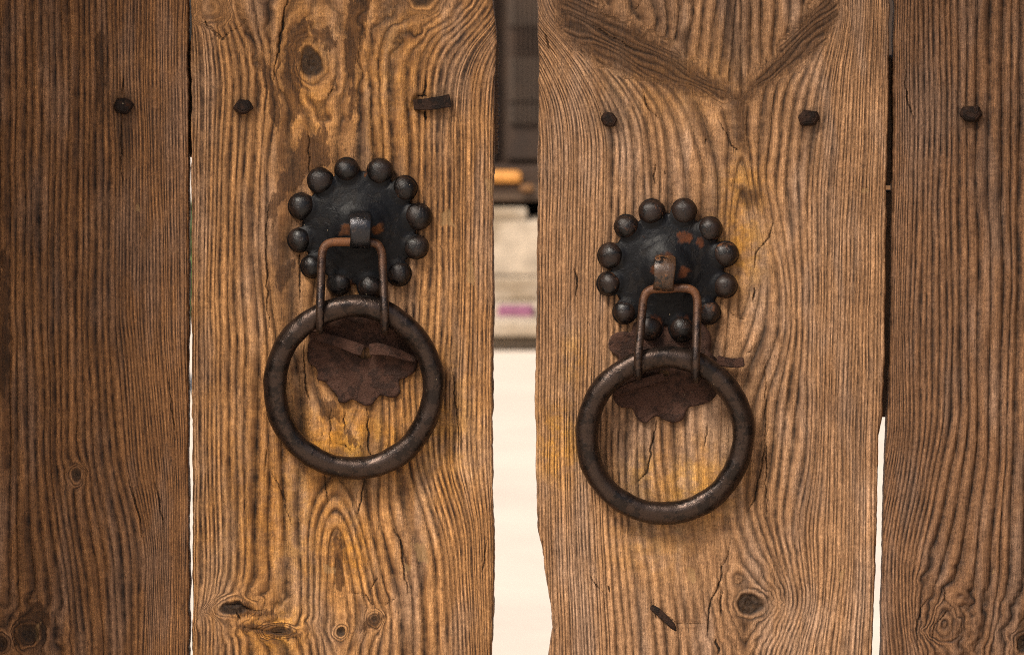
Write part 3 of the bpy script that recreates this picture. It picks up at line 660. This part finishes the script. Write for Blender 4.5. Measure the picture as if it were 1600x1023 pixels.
nail(right_door, 1265, 185, 36, 25, h3(1265, 185), 5)
nail(right_door, 1517, 178, 36, 26, h4(1517, 178), 6)

def strip(name, path, widths, thick, mat, parent=None, label=None, bev=0.0006):
    """flat iron strip along path [(u, v, height_px)] with the given widths in photograph pixels"""
    P = np.array(path, float); n = len(P); V = []; F = []
    for i in range(n):
        a = P[max(i - 1, 0)]; b = P[min(i + 1, n - 1)]; t = (b - a)[:2]; t /= np.hypot(*t) + 1e-9
        nn = np.array([-t[1], t[0]]); w2 = widths[i] / 2
        for sgn, hh in ((-1, 0), (1, 0), (1, thick), (-1, thick)):
            V.append(at(P[i, 0] + nn[0] * sgn * w2, P[i, 1] + nn[1] * sgn * w2, -(P[i, 2] + hh) * PX))
    for i in range(n - 1):
        for k in range(4):
            F.append((i * 4 + k, i * 4 + (k + 1) % 4, i * 4 + 4 + (k + 1) % 4, i * 4 + 4 + k))
    F += [(3, 2, 1, 0), tuple(4 * (n - 1) + k for k in range(4))]
    me = pydata(name, V, F); bm = bmesh.new(); bm.from_mesh(me); bmesh.ops.recalc_face_normals(bm, faces=bm.faces)
    bmesh.ops.bevel(bm, geom=list(bm.edges), offset=bev, segments=2, affect='EDGES')
    bm.to_mesh(me); bm.free()
    o = link(name, me, mat, parent, smooth=False)
    if label: o['label'] = label
    return o
strip('bent_nail', [(646, 164, -6), (655, 163.5, 1), (668, 163, 4), (676, 162, 5), (690, 160, 6), (704, 157.5, 5)], [16, 17, 18, 20, 19, 21], 9, M_NAIL, left_door, 'rusty nail bent over flat against the wood')
strip('driven_spike', [(1017, 947, -1), (1026, 953, 1), (1040, 966, 2), (1050, 976, 1.5), (1057, 986, -2)], [8, 11, 11, 10, 4], 4, M_NAIL, right_door, 'dark iron spike lying slanted in the wood', 0.0005)

# ------------------------------------------------------------------ knockers
LAST = [None]
def tube(name, pts, rad, mat, parent, seg=16, closed=False, cap=True):
    P = np.array(pts, float); n = len(P)
    R = np.broadcast_to(np.asarray(rad, float), (n,))
    V = []; F = []; prev = None
    for i in range(n):
        a = P[(i - 1) % n] if (closed or i > 0) else P[i]; b = P[(i + 1) % n] if (closed or i < n - 1) else P[i]
        t = b - a; t /= np.linalg.norm(t)
        if prev is None:
            ref = np.array([0, 1.0, 0]) if abs(t[1]) < .9 else np.array([1.0, 0, 0])
            nx = np.cross(t, ref); nx /= np.linalg.norm(nx)
        else:
            nx = prev - t * (prev @ t); nx /= np.linalg.norm(nx)
        prev = nx; ny = np.cross(t, nx)
        for k in range(seg):
            q = 2 * math.pi * k / seg; V.append(P[i] + R[i] * (math.cos(q) * nx + math.sin(q) * ny))
    m = n if closed else n - 1
    for i in range(m):
        j = (i + 1) % n
        for k in range(seg): F.append((i * seg + k, i * seg + (k + 1) % seg, j * seg + (k + 1) % seg, j * seg + k))
    if not closed: F += [tuple(range(seg))[::-1], tuple((n - 1) * seg + k for k in range(seg))]
    o = link(name, pydata(name, V, F), mat, parent); LAST[0] = o.name
    return o

def smooth_path(pts, n):
    P = np.array(pts, float); d = np.concatenate([[0], np.cumsum(np.linalg.norm(np.diff(P, axis=0), axis=1))])
    q = np.linspace(0, d[-1], n); Q = np.stack([np.interp(q, d, P[:, k]) for k in range(3)], 1)
    e = Q.copy(); Q = gauss1(Q, 1.5, 0); Q[0], Q[-1] = e[0], e[-1]; return Q

def knocker(K):
    cu, cv = K['c']; base = K['base']
    root = empty('ring_knocker', at(cu, cv, base)); tag(root, K['label'], 'knocker', 'iron ring knockers on the gate')
    A0 = K['a0']; rn = random.Random(K['seed'])
    bosses = []
    for k in range(12):
        a = A0 + k * math.pi / 6 + rn.uniform(-.03, .03); rr = K['R'] + rn.uniform(-2, 2)
        bosses.append((cu + rr * math.cos(a), cv - rr * math.sin(a) * K['sq'], rn.uniform(18.4, 20.6)))
    # plate: domed sheet whose rim follows the bosses
    NT_, NR_ = 288, 34
    V = []; F = []
    th = np.linspace(0, 2 * math.pi, NT_, endpoint=False)
    rim = np.full(NT_, K['R'] * 0.945)
    for bu, bv, br in bosses:
        dx, dy = bu - cu, -(bv - cv); br2 = br * 1.04
        pr = dx * np.cos(th) + dy * np.sin(th); pe2 = dx * dx + dy * dy - pr * pr
        ok = (pe2 < br2 * br2) & (pr > 0)
        rim = np.where(ok, np.maximum(rim, pr + np.sqrt(np.clip(br2 * br2 - pe2, 0, None))), rim)
    def hgt(u, v):
        r = np.hypot(u - cu, v - cv)
        q = r / K['R']
        h = 4.0 + 17.0 * np.clip(1 - q * q, 0, 1) ** 0.9
        h += 9.0 * sstep(52, 24, r) + 1.5 * np.exp(-((r - 48) / 4) ** 2)      # raised centre with a faint lip
        for bu, bv, br in bosses:
            d = np.hypot(u - bu, v - bv); h += 4.5 * sstep(br * 1.35, br * 0.8, d)
        return h + 0.7 * fbm(u / 26, v / 26, K['seed'], 2)
    for j in range(NR_ + 1):
        f = (j / NR_)
        r = rim * f; u = cu + r * np.cos(th); v = cv - r * np.sin(th)
        hh = hgt(u, v)
        if j == NR_: hh = np.minimum(hh - 1.5, 6)
        V.append(at(u, v, base - hh * PX))
    u = cu + rim * 1.004 * np.cos(th); v = cv - rim * 1.004 * np.sin(th)
    V.append(at(u, v, base + 0 * u - 0.0 * PX)); V = np.concatenate(V)
    for j in range(NR_ + 1):
        for i in range(NT_):
            F.append((j * NT_ + i, j * NT_ + (i + 1) % NT_, (j + 1) * NT_ + (i + 1) % NT_, (j + 1) * NT_ + i))
    pm_ = pydata('flower_plate', V, F)
    bm = bmesh.new(); bm.from_mesh(pm_); bmesh.ops.remove_doubles(bm, verts=bm.verts, dist=1e-6); bmesh.ops.recalc_face_normals(bm, faces=bm.faces); bm.to_mesh(pm_); bm.free()
    plate = link('flower_plate', pm_, K['m'][0], root)
    pc = np.empty(len(pm_.vertices) * 3, np.float32); pm_.vertices.foreach_get('co', pc); pc = pc.reshape(-1, 3)
    rv_ = np.zeros(len(pc))
    for su, sv, sr in K['spots']:
        q = at(su, sv, base - 15 * PX); dd = np.hypot(pc[:, 0] - q[0], pc[:, 2] - q[2]) / PX
        rv_ = np.maximum(rv_, sstep(sr, sr * 0.6, dd + 5 * fbm(pc[:, 0] / PX / 9, pc[:, 2] / PX / 9, 5, 3)))
    pm_.attributes.new('rust', 'FLOAT', 'POINT').data.foreach_set('value', rv_.astype(np.float32))
    for bu, bv, br in bosses:
        bm = bmesh.new(); bmesh.ops.create_uvsphere(bm, u_segments=24, v_segments=14, radius=1.0)
        c = at(bu, bv, base - 6.0 * PX); sx, sy, sz = rn.uniform(.95, 1.05), rn.uniform(.76, .90), rn.uniform(.95, 1.05)
        ph = rn.uniform(0, 6)
        for v in bm.verts:
            w_ = 1 + 0.045 * math.sin(3 * v.co.x + ph) * math.cos(2.5 * v.co.z + ph) + 0.02 * math.sin(7 * v.co.z + 2 * ph)
            v.co = Vector((c[0] + v.co.x * br * PX * sx * w_, c[1] + v.co.y * br * PX * sy * w_, c[2] + v.co.z * br * PX * sz * w_))
        me = bpy.data.meshes.new('boss'); bm.to_mesh(me); bm.free()
        link('boss', me, K['m'][1], plate)
    # eye: iron strap rolled over the link
    eu, ev, ew, er, tilt = K['eye']
    n = 26; V = []; F = []
    thick = 7.5
    hc = 33.0
    for i in range(n):
        a = math.radians(118 - (118 + 118) * i / (n - 1))
        # a = angle in the vertical plane across the door: 0 points at the viewer
        wv = ew / 2 * (1.0 + 0.05 * math.sin(3 * a)) * (1.0 if a > -1.2 else 0.92)
        for rr, sx in ((er, -1), (er + 0.8, -0.45), (er + 0.8, 0.45), (er, 1), (er - thick, 1), (er - thick, -1)):
            du = sx * wv; dv = -rr * math.sin(a); hh = hc + rr * math.cos(a)
            if abs(a) > 1.75: hh -= (abs(a) - 1.75) * 26
            V.append(at(eu + du * math.cos(tilt) - dv * math.sin(tilt), ev + du * math.sin(tilt) + dv * math.cos(tilt), base - hh * PX))
    for i in range(n - 1):
        for k in range(6): F.append((i * 6 + k, i * 6 + (k + 1) % 6, i * 6 + 6 + (k + 1) % 6, i * 6 + 6 + k))
    F += [tuple(range(6)), tuple(6 * (n - 1) + k for k in range(6))]
    me = pydata('eye_strap', V, F); bm = bmesh.new(); bm.from_mesh(me); bmesh.ops.recalc_face_normals(bm, faces=bm.faces); bm.to_mesh(me); bm.free()
    o = link('eye_strap', me, K['m'][2], root)
    bv_ = o.modifiers.new('bevel', 'BEVEL'); bv_.width = 0.0009; bv_.segments = 2; bv_.limit_method = 'ANGLE'; bv_.angle_limit = math.radians(40)
    # link: bent rod hanging in the eye, hooked round the ring
    (a0, b0), (a1, b1), (a2, b2), (a3, b3) = K['link']       # foot left, corner left, corner right, foot right
    ht, hr = K['h_top'], K['h_ring']
    cr = 13
    def leg(cx, cy, fx, fy, sgn):
        fr = hr + 26
        return [(cx, cy + 16, ht + 1), (cx * .5 + fx * .5, cy * .5 + fy * .5 - 6, (ht + fr) / 2), (fx, fy - 34, fr), (fx, fy - 14, fr - 1), (fx, fy - 3, fr - 7), (fx, fy + 2, hr + 6), (fx, fy - 1, hr - 10), (fx, fy - 10, hr - 22), (fx, fy - 26, hr - 25)]
    L_ = leg(a1, b1, a0, b0, -1)[::-1]; R_ = leg(a2, b2, a3, b3, 1)
    mid = [(a1 + 3, b1 + 6, ht), (a1 + 9, b1 + 1, ht), (a1 + 17, b1, ht), (a2 - 17, b2, ht), (a2 - 9, b2 + 1, ht), (a2 - 3, b2 + 6, ht)]
    pts = np.array(L_ + mid + R_)
    Q = smooth_path(pts, 110)
    W = np.stack([at(q[0], q[1], base - q[2] * PX) for q in Q])
    tube('link', W, np.interp(np.arange(110), [0, 20, 55, 90, 109], [5.6, 6.7, 6.6, 6.9, 5.6]) * PX, M_LINK, root, 14)
    lk = bpy.data.objects[LAST[0]].data
    ra = lk.attributes.new('rust', 'FLOAT', 'POINT')
    ra.data.foreach_set('value', np.repeat(np.clip(1.25 - np.abs(np.linspace(-1, 1, 110)) * 3.2, 0, 1), 14).astype(np.float32))
    # ring: leans on the door at its foot
    ru, rv, Ra, Rb, tr = K['ring']
    n = 160; seg = 28; V = []; F = []
    for i in range(n):
        a = 2 * math.pi * i / n
        hc_ = hr * (0.5 + 0.5 * math.sin(a)) + K['h_foot'] * (0.5 - 0.5 * math.sin(a))
        wob = 1 + 0.009 * math.sin(2 * a + K['seed']) + 0.005 * math.sin(5 * a + 1) + 0.002 * math.sin(13 * a)
        tt = tr * (1 + 0.025 * math.sin(3 * a + K['seed']) + 0.02 * math.sin(11 * a) + 0.012 * math.sin(29 * a + 1))
        for k in range(seg):
            b = 2 * math.pi * k / seg
            tb = tt * (1 + 0.022 * math.sin(3 * b + 6 * a) + 0.008 * math.sin(17 * a + 2 * b)); r_ = tb * math.cos(b)
            V.append(at(ru + (Ra * wob + r_) * math.cos(a), rv - (Rb * wob + r_) * math.sin(a), base - (hc_ + tb * math.sin(b)) * PX))
    for i in range(n):
        for k in range(seg):
            F.append((i * seg + k, ((i + 1) % n) * seg + k, ((i + 1) % n) * seg + (k + 1) % seg, i * seg + (k + 1) % seg))
    me = pydata('ring', V, F); bm = bmesh.new(); bm.from_mesh(me); bmesh.ops.recalc_face_normals(bm, faces=bm.faces); bm.to_mesh(me); bm.free()
    link('ring', me, M_RING, root)
    return root
BASE = -0.0015
knocker(dict(spots=[(541, 360, 10), (588, 358, 10), (575, 268, 6), (545, 446, 9)], m=(M_PLATE, M_BOSS, M_EYE), c=(561, 356), base=BASE, seed=11, a0=math.radians(11), R=94, sq=1.0, label='higher ring knocker with black flower plate on the left door',
    eye=(563, 359, 33, 29, 0.0), link=((500, 516), (503, 378), (597, 378), (601, 517)), h_top=40, h_ring=40, h_foot=20, ring=(553, 605, 125.2, 125.4, 17.6)))
knocker(dict(spots=[(1067, 368, 9), (1076, 372, 7), (1024, 420, 8), (1066, 426, 10), (1042, 404, 10), (1095, 376, 6), (1010, 370, 4), (1025, 505, 13), (1067, 503, 10)], m=(M_PLATE_R, M_BOSS_R, M_EYE_R), c=(1043, 421), base=BASE, seed=12, a0=math.radians(15), R=93, sq=1.0, label='lower ring knocker with worn rust-flecked flower plate on the right door',
    eye=(1038, 428, 33, 29, 0.06), link=((997, 588), (1005, 451), (1090, 450), (1087, 593)), h_top=40, h_ring=40, h_foot=20, ring=(1039, 680, 123.2, 121.2, 17.6)))

# ------------------------------------------------------------------ old rusted plates beneath the knockers
def old_plate(outline, label, slot, legs, seed):
    P = np.array(outline, float); c = P.mean(0)
    d = np.concatenate([[0], np.cumsum(np.linalg.norm(np.diff(np.vstack([P, P[:1]]), axis=0), axis=1))])
    q = np.linspace(0, d[-1], 200, endpoint=False); PP = np.vstack([P, P[:1]])
    O = np.stack([np.interp(q, d, PP[:, k]) for k in range(2)], 1)
    O = np.stack([np.convolve(np.concatenate([O[-3:, k], O[:, k], O[:3, k]]), np.ones(3) / 3, 'same')[3:-3] for k in range(2)], 1)
    root = empty('rusted_plate', at(c[0], c[1], 0)); tag(root, label, 'plate', 'old rusted plates under the knockers')
    su, sv, sa, sb = slot
    NR_ = 22; V = []; F = []; n = len(O)
    th = np.arctan2(O[:, 1] - sv, O[:, 0] - su)
    inner = np.stack([su + sa * np.cos(th), sv + sb * np.sin(th)], 1)
    for j in range(NR_ + 1):
        f = j / NR_; Q = inner * (1 - f) + O * f
        hh = 4.0 + 1.8 * fbm(Q[:, 0] / 40, Q[:, 1] / 40, seed, 2) + 1.3 * fbm(Q[:, 0] / 9, Q[:, 1] / 9, seed, 3) - 1.2 * (f > .99)
        hh += 5.0 * np.exp(-((f - 0.93) / 0.05) ** 2) * np.clip(np.sin(q / d[-1] * 2 * math.pi * 11), 0, 1) * 0.6
        V.append(at(Q[:, 0], Q[:, 1], -(hh + 2.5) * PX))
    V.append(at(O[:, 0], O[:, 1], 0 * O[:, 0] + 0.0005)); V = np.concatenate(V)
    for j in range(NR_ + 1):
        for i in range(n): F.append((j * n + i, j * n + (i + 1) % n, (j + 1) * n + (i + 1) % n, (j + 1) * n + i))
    me = pydata('rust_sheet', V, F); bm = bmesh.new(); bm.from_mesh(me); bmesh.ops.recalc_face_normals(bm, faces=bm.faces)
    bm.to_mesh(me); bm.free()
    link('rust_sheet', me, M_RUST, root)
    for path, wd in legs: strip('pin_leg', [(a, b, h + 6) for a, b, h in path], wd, 9, M_RUST, root)
    return root
up = lambda cx, cy, r0, a0, a1, n: [(cx + (r0 + 5 * math.cos(11 * math.radians(a))) * math.cos(math.radians(a)), cy - (r0 + 5 * math.cos(11 * math.radians(a))) * math.sin(math.radians(a))) for a in np.linspace(a0, a1, n)]
low1 = Z2R([(305, 300), (300, 360), (310, 385), (340, 400), (352, 430), (345, 462), (385, 470), (420, 510), (445, 540), (445, 565), (478, 573), (512, 550), (545, 568), (575, 586), (605, 580), (625, 553), (645, 530), (680, 542), (718, 546), (742, 520), (735, 490), (730, 460), (770, 450), (808, 425), (820, 385), (805, 340), (815, 300)])
old_plate(low1 + up(566, 545, 78, 15, 165, 40), 'brown rusted plate with split pin showing inside the left knocker ring', (570, 552, 13, 9), [
    ([(484, 522, 8), (505, 527, 9), (530, 534, 10), (556, 544, 11), (567, 548, 9)], [10, 15, 17, 19, 17]),
    ([(577, 546, 11), (592, 545, 12), (612, 549, 11), (632, 556, 9), (650, 562, 7)], [19, 19, 16, 14, 9])], 5)
low2 = Z3R([(310, 200), (295, 190), (266, 160), (264, 130), (276, 100), (300, 86), (340, 80), (368, 88), (380, 40), (430, 20), (520, 10), (620, 16), (690, 30), (730, 90), (736, 140), (724, 172), (770, 215), (790, 260), (775, 330), (758, 372), (730, 402), (682, 418), (634, 424), (622, 440), (614, 470), (598, 490), (560, 499), (522, 486), (490, 466), (470, 470), (440, 501), (406, 492), (386, 462), (374, 431), (322, 428), (292, 402), (284, 372), (300, 330), (290, 280)])
old_plate(low2, 'brown rusted plate showing above and inside the right knocker ring', (1037, 583, 9, 5), [
    ([(1120, 562, 9), (1135, 566, 9), (1150, 567, 9), (1163, 565, 8)], [15, 15, 15, 15]),
    ([(1038, 588, 8), (1015, 594, 9), (985, 603, 9), (958, 614, 5)], [13, 14, 12, 10])], 9)

# ------------------------------------------------------------------ what the gaps show: hall, courtyard, shrub
YH = 10.2
hall = empty('timber_hall', (float(at(900, 548, YH)[0]), YH, 0)); tag(hall, 'blurred timber hall on pale stone steps seen between the doors', 'hall')
def hbox(name, u0, u1, v0, v1, yf, depth, mat, parent, bev=0.006, jit=0.0):
    a = at(u0, v0, yf); b = at(u1, v1, yf)
    return link(name, box_mesh(name, a[0], b[0], yf, yf + depth, b[2], a[2], bev, jit), mat, parent, smooth=False)
def course(v0, v1, yf, depth, edges, jit, mat=None):
    for a, b in zip(edges[:-1], edges[1:]):
        hbox('stone', a + 1, b - 1, v0, v1, yf + random.uniform(-.01, .01), depth, mat or M_STONE, hall, 0.012, jit)
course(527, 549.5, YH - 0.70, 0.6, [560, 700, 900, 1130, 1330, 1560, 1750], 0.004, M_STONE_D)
course(502, 525, YH - 0.75, 0.6, [560, 690, 910, 1110, 1340, 1540, 1750], 0.004)
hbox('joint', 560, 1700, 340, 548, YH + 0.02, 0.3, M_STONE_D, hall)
course(476, 498, YH - 0.45, 0.6, [540, 735, 940, 1190, 1420, 1700], 0.004)
course(437, 470, YH - 0.25, 0.6, [540, 640, 860, 1010, 1260, 1500, 1700], 0.004)
course(346, 431, YH - 0.10, 0.6, [540, 650, 950, 1180, 1400, 1700], 0.004)
hbox('stone', 690, 824, 326, 345, YH - 0.06, 0.4, M_STONE, hall, 0.015)
hbox('stone', 1080, 1200, 326, 345, YH - 0.06, 0.4, M_STONE, hall, 0.015)
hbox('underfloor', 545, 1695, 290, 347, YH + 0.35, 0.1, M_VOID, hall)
hbox('floor_beam', 545, 1695, 290, 314, YH + 0.02, 0.3, M_FLOORWOOD, hall)
hbox('sunlit_edge', 700, 815, 267, 286, YH - 0.02, 0.06, M_ORANGE, hall, 0.018)
hbox('sunlit_edge', 812, 834, 288, 300, YH - 0.02, 0.05, M_FLOORWOOD2, hall, 0.012)
hbox('sunlit_edge', 1330, 1450, 290, 310, YH - 0.02, 0.06, M_FLOORWOOD2, hall)
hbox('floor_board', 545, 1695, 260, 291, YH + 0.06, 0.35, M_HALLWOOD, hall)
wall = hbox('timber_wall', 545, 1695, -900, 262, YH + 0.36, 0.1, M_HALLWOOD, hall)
for k in range(6):
    u = 560 + 0.0 + k * 190 + (22 if k > 0 else 0)
    u = 595 + (k - 0) * 189
    d = hbox('lattice_door', u + 6, u + 177, -420, 250, YH + 0.30, 0.05, M_HALLWOOD, hall)
    for v0, v1 in ((-380, -150), (-140, 40), (90, 158), (163, 193)):
        a = at(u + 12, v0, YH + 0.285); b = at(u + 172, v1, YH + 0.285)
        link('paper', box_mesh('paper', a[0], b[0], YH + 0.285, YH + 0.31, b[2], a[2]), M_PAPER, d, smooth=False)
    V = []; F = []
    for q in range(1, 22):
        uu = u + 12 + q * 160 / 22
        a = at(uu - 0.9, -380, YH + 0.275); b = at(uu + 0.9, 193, YH + 0.275); kk = len(V)
        for y in (YH + 0.275, YH + 0.288): V += [(a[0], y, a[2]), (b[0], y, a[2]), (b[0], y, b[2]), (a[0], y, b[2])]
        F += [(kk, kk + 3, kk + 2, kk + 1), (kk, kk + 4, kk + 7, kk + 3), (kk + 1, kk + 2, kk + 6, kk + 5)]
    g = link('lattice_bars', pydata('lattice_bars', V, F), M_HALLWOOD, d, smooth=False); g['kind'] = 'stuff'
for u in (590, 968, 1346): hbox('post', u - 12, u + 12, -900, 290, YH + 0.2, 0.12, M_HALLWOOD, hall)

bun = box_mesh('cloth_bundle', at(778, 480, YH - .5)[0], at(834, 480, YH - .5)[0], YH - .55, YH - .47, at(800, 501, YH - .5)[2], at(800, 476, YH - .5)[2], 0.012, 0.002)
tag(link('cloth_bundle', bun, M_PINK, smooth=False), 'small blurred magenta bundle on the stone step between the doors', 'bundle')

# shrub beyond the left slit
sc = at(285, 420, 8.0); shrub = empty('garden_shrub', (sc[0], 8.0, 0)); tag(shrub, 'green shrub glimpsed through the slit beside the left plank', 'shrub')
r2 = np.random.default_rng(3)
V = []; F = []
top = at(285, 245, 8.0)[2]
for i in range(2600):
    d = r2.normal(size=3); d /= np.linalg.norm(d); rr = r2.random() ** 0.4 * (0.8 + 0.25 * math.sin(5 * d[0] + 3 * d[2]))
    c = np.array([sc[0] - 0.1, 8.0, top * 0.58]) + d * rr * np.array([0.50, 0.45, top * 0.44])
    a = r2.normal(size=3); a /= np.linalg.norm(a); b = np.cross(a, r2.normal(size=3)); b /= np.linalg.norm(b)
    k = len(V); V += [c - a * .035, c + b * .014, c + a * .035, c - b * .014]; F.append((k, k + 1, k + 2, k + 3))
link('crown', pydata('crown', V, F), M_LEAF, shrub, smooth=False)
for k in range(4):
    a = k * 1.6
    tube('trunk', [(sc[0] - .1, 8.0, -0.02), (sc[0] - .1 + .06 * math.cos(a), 8 + .06 * math.sin(a), top * .3), (sc[0] - .1 + .22 * math.cos(a), 8 + .2 * math.sin(a), top * .7)], [0.022, 0.016, 0.006], M_TRUNK, shrub, 8)
